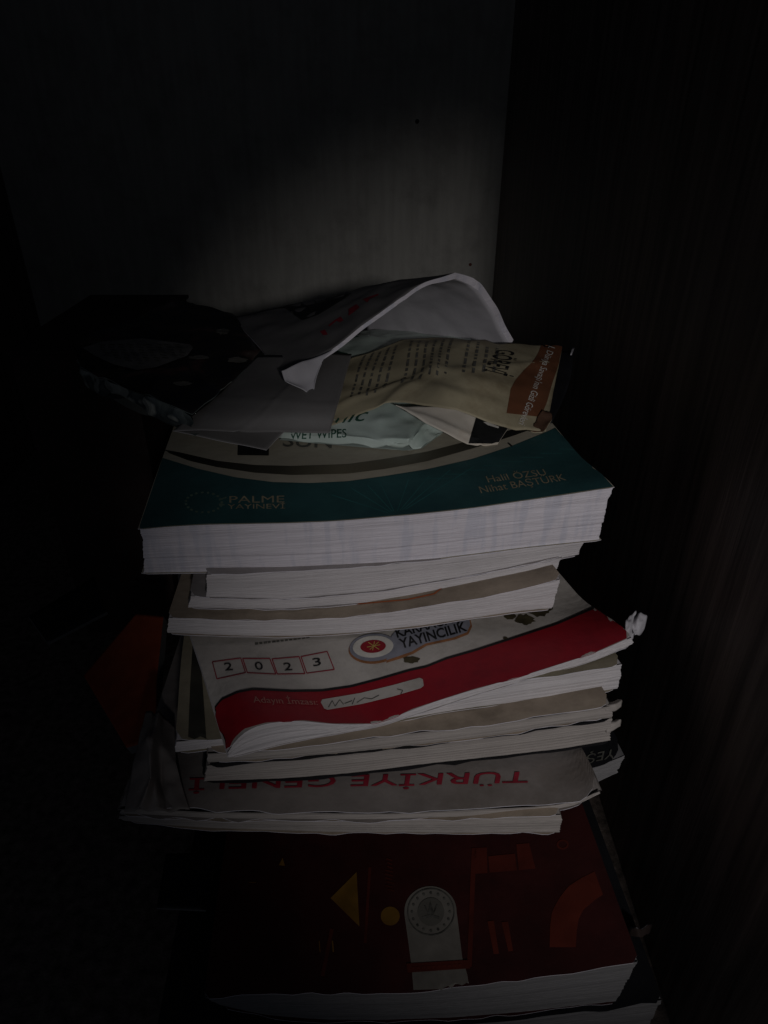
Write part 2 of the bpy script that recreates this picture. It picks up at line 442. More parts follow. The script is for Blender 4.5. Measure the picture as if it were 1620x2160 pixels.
# ================================================================== the cupboard
WX, WY, LX = .145, .94, -.47
V, F = boxg(LX - .018, WX + .018, -.02, WY + .02, -.018, 0); struct('floor', V, F, 'wood')
V, F = boxg(LX, WX, WY, WY + .012, .0005, .95)
wb = struct('wall_back', V, F, 'wall')
V, F = boxg(WX, WX + .018, .02, WY + .012, .0005, .95); struct('wall_right', V, F, 'wood')
V, F = boxg(LX - .018, LX, .02, WY + .012, .0005, .95); struct('wall_left', V, F, 'wood')
for (px, py, r, mk, lb) in ((880, 256, .0022, 'ink', 'small black hole high in the back wall'), (992, 558, .0018, 'rust', 'tiny rusty nail head low in the back wall')):
    c = ony(px, py, WY); n = 14
    V = [(c.x, c.y - .0015, c.z)] + [(c.x + r * math.cos(k * 2 * math.pi / n), c.y - .0008, c.z + r * math.sin(k * 2 * math.pi / n)) for k in range(n)] + \
        [(c.x + r * 1.15 * math.cos(k * 2 * math.pi / n), c.y - .00005, c.z + r * 1.15 * math.sin(k * 2 * math.pi / n)) for k in range(n)]
    F = [(0, 1 + (k + 1) % n, 1 + k) for k in range(n)] + [(1 + k, 1 + (k + 1) % n, 1 + n + (k + 1) % n, 1 + n + k) for k in range(n)]
    part('nail_head', V, F, mk, wb, lb)

# ================================================================== the pile, from the bottom up
# lowest book, only its right front corner shows
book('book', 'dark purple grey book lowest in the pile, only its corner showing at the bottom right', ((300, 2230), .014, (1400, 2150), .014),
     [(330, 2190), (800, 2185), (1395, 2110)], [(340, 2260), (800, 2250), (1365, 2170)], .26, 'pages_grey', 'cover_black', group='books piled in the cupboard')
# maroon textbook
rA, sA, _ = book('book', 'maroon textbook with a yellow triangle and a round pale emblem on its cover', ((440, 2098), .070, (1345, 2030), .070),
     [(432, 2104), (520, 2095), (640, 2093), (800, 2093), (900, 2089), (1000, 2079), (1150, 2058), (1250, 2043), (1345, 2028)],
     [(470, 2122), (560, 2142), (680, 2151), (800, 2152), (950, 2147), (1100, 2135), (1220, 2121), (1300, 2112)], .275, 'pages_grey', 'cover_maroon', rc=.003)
def each(name, surf, plist, m, parent, **k):
    return [polys(name, surf, [P], m, parent, **k) for P in plist]
polys('yellow_triangle', sA, [[(697, 1895), (752, 1840), (758, 1955)]], 'mustard', rA)
polys('yellow_dot', sA, [ell(823, 1933, 20, 20)], 'mustard', rA)
z = lambda P: [(x / 2.531 + 780, y / 2.531 + 1560) for x, y in P]
strip('rust_arc', sA, z([(960, 1110), (962, 1000), (972, 920), (1010, 850), (1060, 785), (1130, 740), (1200, 705)]), z([(1100, 1110), (1105, 1020), (1115, 960), (1140, 910), (1170, 885), (1205, 855), (1245, 830)]), 'rust', rA, n=20, rows=2)
each('rust_block', sA, [z([(545, 580), (625, 577), (628, 715), (565, 718)]), z([(632, 625), (775, 610), (785, 700), (640, 712)]), z([(782, 560), (850, 555), (885, 690), (795, 700)])], 'rust_dark', rA)
each('orange_bar', sA, [z([(628, 972), (662, 968), (690, 1145), (662, 1147)]), z([(703, 977), (738, 973), (765, 1130), (740, 1133)])], 'rust', rA)
polys('small_ring', sA, [line(a, b, 4) for a, b in zip(ell(1187, 1782, 11, 9, 14), ell(1187, 1782, 11, 9, 14)[1:] + ell(1187, 1782, 11, 9, 14)[:1])], 'rust_dark', rA)
polys('red_lettering', sA, [line((812 + random.random() * 8, y), (826 + random.random() * 6, y + 4), 3) for y in range(1812, 1880, 8)], 'rust_dark', rA)
each('orange_tick', sA, [line((701, 1985), (703, 2009), 3), line((673, 1985), (675, 2009), 2), line((525, 1862), (540, 1862), 1.5), [(588, 1826), (596, 1810), (601, 1827)]], 'mustard', rA)
each('maroon_stripe', sA, [line((1000, 1790), (990, 2040), 10), line((700, 1960), (680, 2060), 8), line((780, 1830), (770, 1990), 6)], 'rust_dark', rA)
polys('pale_panel', sA, [[(853, 1930)] + ell(908, 1922, 55, 52, 24, 180, 360) + [(964, 1930), (975, 2020), (986, 2058), (990, 2085), (872, 2089), (868, 2040), (860, 1980)]], 'emblem_pale', rA)
polys('dark_ribbon', sA, [[(857, 2034), (988, 2026), (992, 2044), (860, 2053)]], 'rust_dark', rA, off=.0006)
polys('ribbon_lettering', sA, [line((868 + i * 11, 2045 - i * .7), (874 + i * 11, 2044 - i * .7), 6) for i in range(10)], 'rust', rA, off=.0008)
E1 = ell(909, 1925, 49, 49, 40)
polys('emblem_ring', sA, [line(a, b, 2.5) for a, b in zip(E1, E1[1:] + E1[:1])], 'ink_soft', rA, off=.0006)
polys('emblem_star', sA, [ell(909 + 40 * math.cos(k * math.pi / 8), 1925 + 40 * math.sin(k * math.pi / 8), 3, 3, 6) for k in range(16)], 'ink_soft', rA, off=.0006)
polys('emblem_disc', sA, [ell(909, 1925, 28, 30, 24)], 'emblem_mid', rA, off=.0006)
polys('emblem_torch', sA, [[(890, 1936), (908, 1930), (927, 1936), (926, 1941), (908, 1936), (892, 1941)], [(902, 1930), (908, 1902), (916, 1930)], line((896, 1912), (902, 1928), 3), line((922, 1910), (915, 1928), 3)], 'ink_soft', rA, off=.0008)
# a fat black book set back, holding the pile above; and the black one whose corner shows
fa, fb = (-.095, .255), (.075, .268)
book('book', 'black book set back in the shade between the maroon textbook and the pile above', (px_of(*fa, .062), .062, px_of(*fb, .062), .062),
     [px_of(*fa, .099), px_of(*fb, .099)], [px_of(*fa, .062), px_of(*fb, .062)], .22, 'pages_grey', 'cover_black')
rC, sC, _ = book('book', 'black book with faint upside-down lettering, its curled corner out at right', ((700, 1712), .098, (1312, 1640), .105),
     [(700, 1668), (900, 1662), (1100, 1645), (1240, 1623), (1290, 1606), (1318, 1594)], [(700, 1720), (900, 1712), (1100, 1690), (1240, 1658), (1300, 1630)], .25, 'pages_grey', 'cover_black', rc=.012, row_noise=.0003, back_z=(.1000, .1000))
text('cover_lettering', sC, 'YEŞİL', [(1300, 1580), (1205, 1600), (1296, 1599), (1200, 1619)], 'ink_soft', rC)
# thin booklet
rB1, sB1, _ = book('booklet', 'thin booklet with yellowed pages under the crumpled white test booklet', ((270, 1733), .121, (1183, 1755), .1175),
     [(252, 1722), (300, 1722), (450, 1730), (640, 1731), (800, 1731), (1000, 1727), (1183, 1719)],
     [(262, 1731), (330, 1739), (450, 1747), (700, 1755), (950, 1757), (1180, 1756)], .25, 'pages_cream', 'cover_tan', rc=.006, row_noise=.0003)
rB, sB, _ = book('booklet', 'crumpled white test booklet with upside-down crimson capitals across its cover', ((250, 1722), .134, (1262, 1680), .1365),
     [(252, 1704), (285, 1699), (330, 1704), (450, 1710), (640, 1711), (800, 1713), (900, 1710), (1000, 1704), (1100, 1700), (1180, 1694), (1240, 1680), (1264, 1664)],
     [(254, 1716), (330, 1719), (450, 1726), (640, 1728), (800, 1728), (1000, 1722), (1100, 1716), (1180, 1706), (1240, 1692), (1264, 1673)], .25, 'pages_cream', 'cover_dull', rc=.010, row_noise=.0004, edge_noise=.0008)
text('cover_lettering', sB, 'TÜRKİYE GENELİ', [(1118, 1629), (400, 1643), (1113, 1652), (398, 1667)], 'ink_red', rB, bold=.008)
# the crumpled left corner of that cover
o, _, _ = sheet('folded_corner', [[(262, 1712, .1405), (300, 1712, .141), (350, 1708, .140), (400, 1706, .1385)],
                        [(275, 1640, .1425), (318, 1650, .149), (338, 1640, .141), (385, 1660, .140)],
                        [(290, 1570, .1420), (310, 1560, .152), (345, 1580, .146), (372, 1610, .1415)],
                        [(308, 1500, .1415), (322, 1500, .145), (345, 1510, .142), (368, 1530, .1405)]], 'cover_dull', rB, noise=.0012, nscale=120, seed=3, edge='cover_dull', lin=True, creases=((1, -.25, .30, .12, .0030), (1, .35, .75, .12, -.0018), (1, .1, .55, .06, .0012)))
# book with black cover line on top
rD, sD, _ = book('book', 'black-covered book with white page edges right on top of the crimson lettered booklet', ((432, 1650), .139, (1300, 1562), .1395),
     [(438, 1615), (600, 1602), (750, 1587), (900, 1570), (1050, 1551), (1180, 1531), (1290, 1515)],
     [(430, 1648), (600, 1642), (750, 1630), (900, 1611), (1050, 1595), (1180, 1580), (1288, 1562)], .265, 'pages_cream', 'cover_black', over=.0012, rc=.006, row_noise=.0003, gap=.0001, back_z=(.1385, .1385))
rE, sE, _ = book('book', 'thin worn book with a stained tan cover under the brighter page block', ((440, 1608), .1512, (1308, 1515), .1555),
     [(438, 1588), (550, 1584), (700, 1567), (780, 1556), (900, 1542), (1050, 1524), (1180, 1505), (1288, 1488)],
     [(440, 1608), (600, 1598), (750, 1585), (900, 1568), (1050, 1550), (1180, 1528), (1290, 1513)], .265, 'pages_cream', 'cover_tan', rc=.008, row_noise=.0003, edge_noise=.0006)
rF, sF, _ = book('book', 'brown stained book with bright page edges directly under the red banded test book', ((372, 1587), .1565, (1305, 1452), .1615),
     [(372, 1564), (600, 1546), (870, 1490), (1010, 1453), (1132, 1430), (1220, 1418), (1311, 1401)],
     [(370, 1587), (600, 1560), (760, 1535), (894, 1509), (985, 1494), (1150, 1474), (1303, 1453)], .265, 'pages_plain', 'cover_olive', rc=.006)
for nm, par, g in (('curled_corner', rE, [[(1278, 1500, 0.1615), (1298, 1498, 0.1620), (1311, 1490, 0.1620)], [(1272, 1490, 0.1630), (1296, 1486, 0.1655), (1312, 1478, 0.1640)], [(1268, 1482, 0.1620), (1290, 1479, 0.1640), (1306, 1476, 0.1620)]]),
                   ('curled_corner', rD, [[(1280, 1545, .1475), (1296, 1540, .147), (1309, 1532, .147)], [(1278, 1532, .149), (1296, 1526, .150), (1310, 1518, .150)], [(1275, 1524, .149), (1290, 1521, .150), (1300, 1517, .149)]])):
    sheet(nm, g, 'pages_cream', par, th=.0006, nu=10, nv=10, noise=.001, nscale=200, edge='pages_cream')

strip('gap_shade_strip', sF, [(407, 1352), (401, 1450), (397, 1555)], [(419, 1352), (428, 1450), (436, 1570)], 'gap_shade', rF, n=20, rows=3)  # shade of the gap between two books, painted as a dark strip
# test book with the crimson band
rK, sK, coK = book('book', 'white test book with a crimson wavy band and 2023 in small boxes', ((480, 1598), .1655, (1335, 1362), .1815),
     [(480, 1588), (492, 1562), (515, 1540), (560, 1526), (640, 1521), (700, 1529), (790, 1529), (830, 1516), (870, 1497), (940, 1474), (1000, 1455), (1080, 1434), (1150, 1412), (1250, 1380), (1332, 1345)],
     [(482, 1598), (530, 1586), (600, 1567), (700, 1549), (800, 1532), (860, 1512), (900, 1499), (1000, 1466), (1130, 1428), (1250, 1394), (1335, 1358)],
     .25, 'pages_plain', 'cover_white', over=.0002, rc=.002, skew=.16, edge_noise=.0001)
UP = [(449, 1510), (452, 1497), (468, 1477), (502, 1462), (533, 1456), (616, 1460), (678, 1459), (740, 1450), (801, 1434), (863, 1416), (900, 1408), (942, 1391), (1002, 1374), (1089, 1346), (1175, 1318), (1262, 1281), (1300, 1269), (1318, 1282)]
LO = [(481, 1590), (486, 1574), (495, 1557), (515, 1538), (560, 1525), (640, 1520), (700, 1527), (790, 1527), (830, 1515), (870, 1496), (940, 1473), (1000, 1454), (1080, 1433), (1150, 1411), (1250, 1379), (1322, 1347)]
strip('crimson_band', sK, UP, LO, 'crimson', rK, n=110, rows=8)
strip('black_line', sK, [(x, y - 4) for x, y in UP[:-1]], [(x, y + 1) for x, y in UP[:-1]], 'ink', rK, n=110, rows=1, off=.00035)
polys('name_box', sK, [[(679, 1477), (760, 1463), (830, 1446), (885, 1431), (892, 1434), (894, 1448), (888, 1453), (830, 1470), (760, 1487), (690, 1499), (683, 1496), (676, 1483)]], 'cover_white', rK, off=.0005)
polys('handwriting', sK, [line(a, b, 1.6) for a, b in (((692, 1494), (700, 1480)), ((700, 1480), (706, 1492)), ((706, 1492), (716, 1478)), ((716, 1478), (724, 1488)), ((726, 1486), (742, 1480)), ((742, 1488), (748, 1474)), ((752, 1484), (768, 1474)), ((768, 1474), (784, 1476)), ((784, 1476), (800, 1468)), ((838, 1455), (850, 1458)), ((850, 1458), (846, 1466)))], 'ink_soft', rK, off=.0007)
text('band_lettering', sK, 'Adayın İmzası:', [(536, 1484), (670, 1489), (532, 1471), (667, 1477)], 'ink_pink', rK, off=.0006)
boxes = [[(448, 1397), (508, 1389), (518, 1420), (458, 1433)], [(512, 1390), (569, 1390), (582, 1423), (522, 1420)], [(574, 1391), (631, 1386), (643, 1422), (585, 1423)], [(635, 1386), (690, 1375), (705, 1413), (647, 1421)]]
polys('year_boxes', sK, [line(b[i], b[(i + 1) % 4], 2.2) for b in boxes for i in range(4)], 'ink_red', rK)
for ch, (x, y, r) in zip('2023', ((483, 1408, -1), (547, 1406, 0), (608, 1408, -1), (669, 1399, -3))):
    text('year_digit', sK, ch, [(x - 8, y + 8), (x + 9, y + 8 + r), (x - 11, y - 8), (x + 6, y - 8 + r)], 'ink', rK, bold=.008)
polys('small_print', sK, [line((538 + i * 9, 1359 - i * 1.0), (544 + i * 9 + random.random() * 2, 1358 - i * 1.0), 4.5 - i * .25) for i in range(13)], 'ink_soft', rK)
each('badge_rim', sK, [ell(789, 1370, 54, 31, 32, rot=-4), [(815, 1399), (826, 1345), (852, 1318), (990, 1300), (996, 1322), (988, 1339), (960, 1350), (900, 1363), (872, 1380), (845, 1390)]], 'ring_orange', rK, off=.0003)
each('badge_plate', sK, [ell(788, 1367, 51, 29, 32, rot=-4), [(815, 1394), (826, 1342), (852, 1314), (988, 1297), (992, 1320), (985, 1335), (957, 1346), (897, 1359), (868, 1376), (842, 1385)]], 'ring_grey', rK, off=.0005)
polys('badge_ring', sK, [ell(787, 1366, 43, 23, 28, rot=-4)], 'ink_white', rK, off=.0007)
polys('badge_disc', sK, [ell(787, 1366, 27, 13.5, 24, rot=-4)], 'crimson', rK, off=.0009)
polys('badge_monogram', sK, [line(a, b, 1.6) for a, b in (((777, 1358), (800, 1373)), ((799, 1357), (780, 1373)), ((790, 1356), (786, 1375)), ((774, 1368), (802, 1363)))], 'gold', rK, off=.0011)
text('badge_lettering', sK, 'YAYINCILIK', [(846, 1370), (986, 1332), (840, 1351), (980, 1314)], 'ink', rK, bold=.022, off=.0007)
text('badge_lettering', sK, 'KARAAĞAÇ', [(838, 1347), (974, 1311), (832, 1329), (968, 1294)], 'ink', rK, bold=.022, off=.0007)
def blob(cx, cy, rx, ry, n=22, j=.35, seed=0):
    r = random.Random(seed); return [(cx + rx * math.cos(2 * math.pi * k / n) * (1 - j * r.random()), cy + ry * math.sin(2 * math.pi * k / n) * (1 - j * r.random())) for k in range(n)]
each('stain_and_shadow', sK, [blob(1136, 1286, 32, 17, seed=1), blob(1108, 1308, 24, 13, seed=2), blob(1075, 1300, 16, 9, seed=3), blob(1066, 1347, 6, 4, seed=4), blob(868, 1392, 22, 9, seed=5)], 'stain_shadow', rK)  # irregular patches on the cover, partly stain, partly painted shadow
for k, g in enumerate(([[(1300, 1368, 0.1770), (1322, 1356, 0.1765), (1336, 1346, 0.1770)], [(1316, 1340, 0.1815), (1330, 1326, 0.1825), (1340, 1318, 0.1805)], [(1322, 1304, 0.1855), (1334, 1296, 0.1850), (1342, 1292, 0.1845)]],
                       [[(1338, 1345, 0.1785), (1350, 1338, 0.1785), (1360, 1326, 0.1795)], [(1334, 1318, 0.1825), (1348, 1310, 0.1855), (1365, 1302, 0.1845)], [(1342, 1298, 0.1845), (1350, 1292, 0.1865), (1360, 1292, 0.1850)]],
                       [[(1200, 1404, 0.1740), (1260, 1392, 0.1740), (1322, 1366, 0.1745)], [(1200, 1398, 0.1753), (1262, 1384, 0.1757), (1318, 1356, 0.1765)], [(1205, 1394, 0.1755), (1262, 1380, 0.1760), (1312, 1350, 0.1765)]])):
    sheet('frayed_corner', g, 'sheet_light', rK, th=.0005, nu=14, nv=14, noise=.0025, nscale=260, seed=k)

# books between
rL, sL, _ = book('book', 'thin book with a stained beige cover crossed by a fine orange line', ((352, 1335), .184, (1165, 1283), .189),
     [(356, 1303), (500, 1309), (620, 1308), (760, 1300), (900, 1280), (1050, 1252), (1140, 1234), (1182, 1222)],
     [(353, 1335), (500, 1341), (620, 1342), (760, 1334), (900, 1318), (1020, 1300), (1100, 1288), (1164, 1283)], .265, 'pages_plain', 'cover_tan', rc=.004, back_z=(.1815, .1850))
strip('orange_line', sL, [(650, 1277), (760, 1273), (860, 1264), (915, 1252), (932, 1239)], [(651, 1279.5), (760, 1275.5), (861, 1266.5), (917, 1254.5), (935, 1240)], 'ink_orange', rL, n=40, rows=1)
rM2, _, _ = book('book', 'slim book with a beige cover between the orange lined book and a white paged one', ((397, 1280), .1960, (1175, 1203), .2010),
     [(402, 1258), (600, 1264), (800, 1246), (1000, 1212), (1186, 1176)],
     [(397, 1281), (600, 1284), (800, 1268), (1000, 1236), (1172, 1203)], .26, 'pages_plain', 'cover_grey', rc=.005)
rM1, _, _ = book('book', 'white paged book without visible cover directly under the teal covered book', ((435, 1262), .2035, (1222, 1172), .2080),
     [(437, 1212), (600, 1207), (800, 1193), (1000, 1172), (1231, 1140)],
     [(435, 1259), (600, 1264), (800, 1246), (1000, 1212), (1150, 1184), (1220, 1170)], .26, 'pages_plain', 'cover_grey', rc=.004)
rN, sN, _ = book('book', 'thick book on top of the pile with a cream and teal cover', ((302, 1208), .2170, (1265, 1138), .2185),
     [(295, 1117), (360, 1111), (430, 1107), (600, 1104), (700, 1100), (800, 1092), (900, 1083), (1000, 1072), (1150, 1050), (1292, 1029)],
     [(302, 1208), (420, 1206), (600, 1203), (700, 1199), (800, 1190), (900, 1180), (1000, 1168), (1100, 1155), (1265, 1138)], .27, 'pages_white', 'cover_cream', rc=.0008, over=.0008, slump=-.0008, wav=.0004, edge_noise=.00008, back_z=(.2150, .2165))
TU = [(343, 967), (418, 990), (497, 1008), (576, 1018), (655, 1020), (734, 1016), (813, 1005), (900, 991), (997, 969), (1076, 943), (1155, 911), (1180, 899)]
TL = [(293, 1116), (360, 1110), (430, 1106), (600, 1103), (700, 1099), (800, 1091), (900, 1082), (1000, 1071), (1150, 1049), (1293, 1027.5)]
strip('teal_band', sN, TU, TL, 'teal', rN, n=90, rows=10)
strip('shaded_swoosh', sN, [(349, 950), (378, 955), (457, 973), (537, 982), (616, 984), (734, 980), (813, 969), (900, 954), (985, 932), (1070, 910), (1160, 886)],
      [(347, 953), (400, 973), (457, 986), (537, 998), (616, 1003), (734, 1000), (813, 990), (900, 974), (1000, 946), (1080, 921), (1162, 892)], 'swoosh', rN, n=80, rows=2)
polys('dark_square', sN, [[(502, 930), (568, 932), (567, 962), (501, 961)]], 'ink', rN)
text('title_lettering', sN, 'SUN', [(596, 943), (700, 946), (600, 917), (700, 920)], 'ink_soft', rN, bold=.008)
text('publisher_lettering', sN, 'PALME', [(484, 1062), (600, 1061), (484, 1048), (600, 1047)], 'ink_tan', rN)
text('publisher_lettering', sN, 'YAYINEVİ', [(480, 1075), (601, 1074), (480, 1065), (601, 1064)], 'ink_tan', rN)
polys('publisher_wreath', sN, [blob(430 + 38 * math.cos(k * .33), 1061 + 21 * math.sin(k * .33), 4.4, 3.0, 7, .5, k) for k in range(20)] + [line((462, 1056), (478, 1050), 3), line((462, 1064), (474, 1066), 3)], 'ink_wreath', rN)
text('author_lettering', sN, 'Halil ÖZSU', [(1030, 1019), (1154, 1003), (1024, 1006), (1146, 991)], 'ink_tan', rN)
text('author_lettering', sN, 'Nihat BAŞTÜRK', [(1015, 1042), (1195, 1014), (1009, 1028), (1187, 1001)], 'ink_tan', rN)
rl = []
for (x, y) in ((740, 1030), (775, 1024), (800, 1015), (862, 1012), (905, 1005), (950, 992), (1000, 985), (700, 1045)): rl.append(line((835 + (x - 835) * .12, 1088 + (y - 1088) * .12), (x, y), 1.4))
for k in range(9): x = 900 + 40 * k; rl.append(line((x, 1010 - 11 * k * .8), (x + 46, 1000 - 11 * k * .8 + 10), 1.0))
polys('faint_rays', sN, rl, 'teal_light', rN)
polys('cover_nick', sN, [line((1072, 936), (1080, 943), 3)], 'ink', rN, off=.0005)
polys('edge_speck', Surf([onz(x, y, 0) for x, y in ((0, 0), (1, 0), (0, 1))], [(0, 1, 2)]), [], 'ink', rN) if False else None

# ================================================================== wet wipes packet on the teal book
def packet():
    root = thing('wipes_packet', 'pale mint plastic wet wipes packet lying under the brown flyer', 'packet', tuple(onz(800, 850, .243)))
    C = [[(588, 924, .2436), (690, 934, .2434), (800, 944, .2432), (860, 947, .2434), (888, 946, .2428), (936, 908, .2436)],
         [(592, 912, .2462), (694, 920, .2470), (800, 926, .2475), (862, 925, .2500), (898, 912, .2462), (943, 896, .2440)],
         [(606, 888, .2490), (704, 890, .2515), (800, 886, .2520), (858, 880, .2505), (915, 876, .2530), (962, 872, .2450)],
         [(640, 830, .253), (740, 820, .257), (840, 815, .257), (890, 815, .256), (950, 815, .256), (990, 815, .247)],
         [(670, 760, .255), (780, 750, .259), (880, 745, .260), (930, 747, .257), (985, 750, .258), (1028, 760, .248)],
         [(690, 720, .254), (780, 706, .2585), (880, 705, .2575), (930, 707, .2545), (990, 709, .2575), (1047, 716, .2495)],
         [(705, 705, .2455), (790, 694, .2495), (880, 696, .2485), (930, 700, .2495), (985, 697, .2495), (1042, 704, .245)]]
    o, s, S = sheet('pouch_top', C, 'packet_mint', root, th=.0003, edge='packet_mint', nu=60, nv=50, noise=.0014, nscale=100, seed=5, lin=True, creases=((1, -.6, .62, .06, .0016), (1, .9, 1.0, .05, -.0014), (.5, 1, .30, .05, .0012), (1, -2.2, .45, .10, .0012), (1, .3, .30, .04, .0008)))
    # underside
    V = [];
    for j in range(13):
        for i in range(17):
            p = S(i / 16, j / 12); V.append(Vector((p.x, p.y, min(p.z - .0004, .2425 + .0008 * j / 12))))
    part('pouch_underside', V, grid_faces(16, 12, 0, True), 'packet_mint', root)
    n = 26; V = []
    for j in range(3):
        for i in range(n + 1):
            p = onz(lerp(1040, 1058, j / 2), lerp(700 + (j * 3), 745, i / n), .2475 + .0012 * math.sin(i * 2.4) * j / 2); V.append(p)
    part('crimped_seal', V, grid_faces(n, 2), 'sheet_light', root)
    text('brand_lettering', s, 'WET WIPES', [(611, 927), (731, 922), (613, 911), (731, 906)], 'ink_green', root, bold=.01)
    text('script_lettering', s, 'mic', [(688, 896), (774, 888), (694, 868), (780, 861)], 'ink_green', root, shear=.35)
    each('leaf_print', s, [blob(712, 752, 34, 13, 20, .4, 9), [(742, 706), (762, 698), (758, 710), (746, 714)]], 'ink_green', root)
packet()

# ================================================================== white card scrap with a black block
card = thing('card_scrap', 'torn white card scrap with a solid black block beside the flyer corner', 'card', tuple(onz(1000, 915, .2435)))
o, s, S = sheet('card_sheet', [[(986, 938, .2440), (1018, 940, .2432), (1050, 937, .2428)], [(912, 898, .2535), (1000, 903, .2485), (1064, 916, .2455)], [(835, 856, .2590), (950, 860, .2560), (1078, 893, .2475)]],
                'card_white', card, th=.0004, edge='card_white', nu=24, nv=24, noise=.0005, nscale=120, seed=2, creases=((1, .5, .45, .12, .0008),))
polys('black_block', s, [[(1004, 882), (1080, 898), (1053, 938), (988, 936)]], 'ink', card, off=.0006)
polys('white_streak', s, [[(1018, 892), (1030, 893), (1052, 903), (1050, 906), (1028, 899)]], 'ink_white', card, off=.0009)

# ================================================================== dark plastic sleeve under the flyer
slv = thing('plastic_sleeve', 'black glossy sleeve edge sticking out right of the brown flyer', 'sleeve', tuple(onz(1185, 820, .244)))
sheet('sleeve_sheet', [[(1110, 892, .2428), (1164, 893, .2435)], [(1120, 810, .247), (1200, 810, .248)], [(1130, 745, .250), (1212, 738, .252)]], 'cover_black', slv, th=.0003, edge='ink', nu=12, nv=20, noise=.001)
sheet('worn_edge', [[(1203, 748, .2530), (1206, 748, .2530)], [(1207, 732, .2542), (1212, 733, .2542)]], 'sheet_light', slv, th=.0004, nu=3, nv=3, noise=0)

# ================================================================== brown and tan flyer
fl = thing('flyer', 'crumpled tan paper flyer with a rust brown edge and rotated bold heading', 'flyer', tuple(onz(960, 820, .25)))
o, s, S = sheet('flyer_sheet', [[(696, 897, .2515), (780, 868, .2535), (845, 848, .2575), (950, 869, .2575), (1065, 902, .2495), (1152, 908, .2455)],
                   [(715, 825, .2575), (790, 812, .2600), (880, 795, .2640), (960, 805, .2680), (1060, 812, .264), (1168, 822, .2525)],
                   [(730, 770, .2595), (810, 748, .2640), (890, 735, .2690), (970, 742, .2715), (1070, 755, .266), (1180, 765, .256)],
                   [(738, 755, .2610), (820, 728, .2650), (900, 710, .2690), (980, 714, .2700), (1070, 724, .265), (1186, 731, .258)]],
                'flyer', fl, th=.00025, edge='flyer', nu=60, nv=40, noise=.0016, nscale=48, seed=8, creases=((1, .35, .62, .12, .0022), (.2, 1, .42, .10, -.0014), (1, -.4, .30, .08, .0013), (-.5, 1, .15, .06, .0012), (1, .1, .85, .05, -.0009)))
BL = [(1144, 722), (1135, 745), (1125, 762), (1107, 779), (1088, 801), (1077, 820), (1073, 844), (1068, 872)]
BR = [(1187, 728), (1183, 745), (1179, 765), (1173, 785), (1166, 805), (1160, 825), (1153, 850), (1140, 880)]
strip('brown_band', s, BL, BR, 'flyer_brown', fl, n=30, rows=6)
text('band_lettering', s, "I. Dünya Savaşı'nın Gizli Görevleri", [(1157, 731), (1092, 896), (1171, 733), (1107, 900)], 'ink_white', fl, shear=.3, off=.0006)
text('heading_lettering', s, 'GÖREVİ', [(1049, 738), (1019, 783), (1086, 742), (1065, 794)], 'ink', fl, bold=.012)
V, F = [], []; rr = random.Random(4)
for li in range(17):
    u = .08 + li * .042; v = .90 - .1 * rr.random()
    if li in (5, 12): continue
    while v > .18 + .3 * (li / 17):
        l = .02 + rr.random() * .05; b = len(V)
        for (uu, vv) in ((u, v), (u, v - l), (u + .012, v - l), (u + .012, v)): V.append(S(uu, vv) + Vector((0, -.0001, .0004)))
        F.append((b, b + 1, b + 2, b + 3)); v -= l + .018
part('small_print', V, F, 'ink_soft', fl)
sheet('torn_corner', [[(1120, 908, .2462), (1144, 911, .246)], [(1135, 880, .2495), (1164, 884, .2485)], [(1146, 862, .252), (1160, 864, .2515)]], 'torn_brown', fl, th=.0004, edge='flyer', nu=10, nv=10, noise=.002, nscale=200)

# ================================================================== things left behind the pile
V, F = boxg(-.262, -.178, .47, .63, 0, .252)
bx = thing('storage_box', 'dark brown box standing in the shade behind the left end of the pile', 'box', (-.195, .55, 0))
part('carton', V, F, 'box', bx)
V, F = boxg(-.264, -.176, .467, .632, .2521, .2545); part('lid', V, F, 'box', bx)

mg = thing('magazine', 'dark glossy magazine with a patterned page edge lying left of the papers', 'magazine', tuple(onz(350, 760, .262)), None)
o, s, S = sheet('front_cover', [[(170, 772, .266), (230, 802, .266), (310, 838, .266), (405, 872, .264)],
                  [(150, 715, .266), (260, 740, .269), (380, 775, .270), (470, 820, .267)],
                  [(290, 672, .268), (350, 690, .272), (430, 715, .273), (520, 775, .269)],
                  [(362, 630, .268), (410, 642, .271), (490, 660, .272), (552, 735, .267)]],
              'magazine', mg, th=.0006, edge='magazine_edge', nu=40, nv=30, noise=.0016, nscale=60, seed=4, lin=True, creases=((1, .4, .7, .08, .0014), (1, -.6, .2, .07, -.0012), (.2, 1, .5, .05, .001)))
# page block below, waved
C = [S(i / 30, 0) for i in range(31)]; V = []
for k in range(7):
    for i, p in enumerate(C):
        f = k / 6; V.append(p + Vector((-.0010 * math.sin(i * .7 + k), -.0018 * math.sin(f * 3.1) - .001 * math.sin(i * 1.3), -.0007 - .0115 * f * (.75 + .25 * math.sin(i * .35)))))
b0 = len(V)
for k in range(8):
    for i in range(31): p = S(i / 30, k / 7); V.append(Vector((p.x, p.y, C[i].z - .0122)))
part('page_block', V, grid_faces(30, 6, 0, True) + grid_faces(30, 7, b0, True), 'magazine_edge', mg)
polys('text_patch', s, [[(175, 735), (215, 722), (300, 715), (402, 728), (408, 736), (395, 752), (330, 776), (290, 782), (240, 770), (200, 752)]], 'sheet_dull', mg, off=.0005)
V, F = [], []
for li in range(8):
    for w_ in range(9):
        x = 205 + w_ * 20 + li * 3 + rr.random() * 5; y = 728 + li * 5.6
        if y > 724 + 46 - abs(x - 290) * .22: continue
        b = len(V); V += [s.at(a, c, .0008) for a, c in line((x, y), (x + 10 + rr.random() * 5, y + 2), 2)]; F.append((b, b + 1, b + 2, b + 3))
part('small_print', V, F, 'ink_soft', mg)
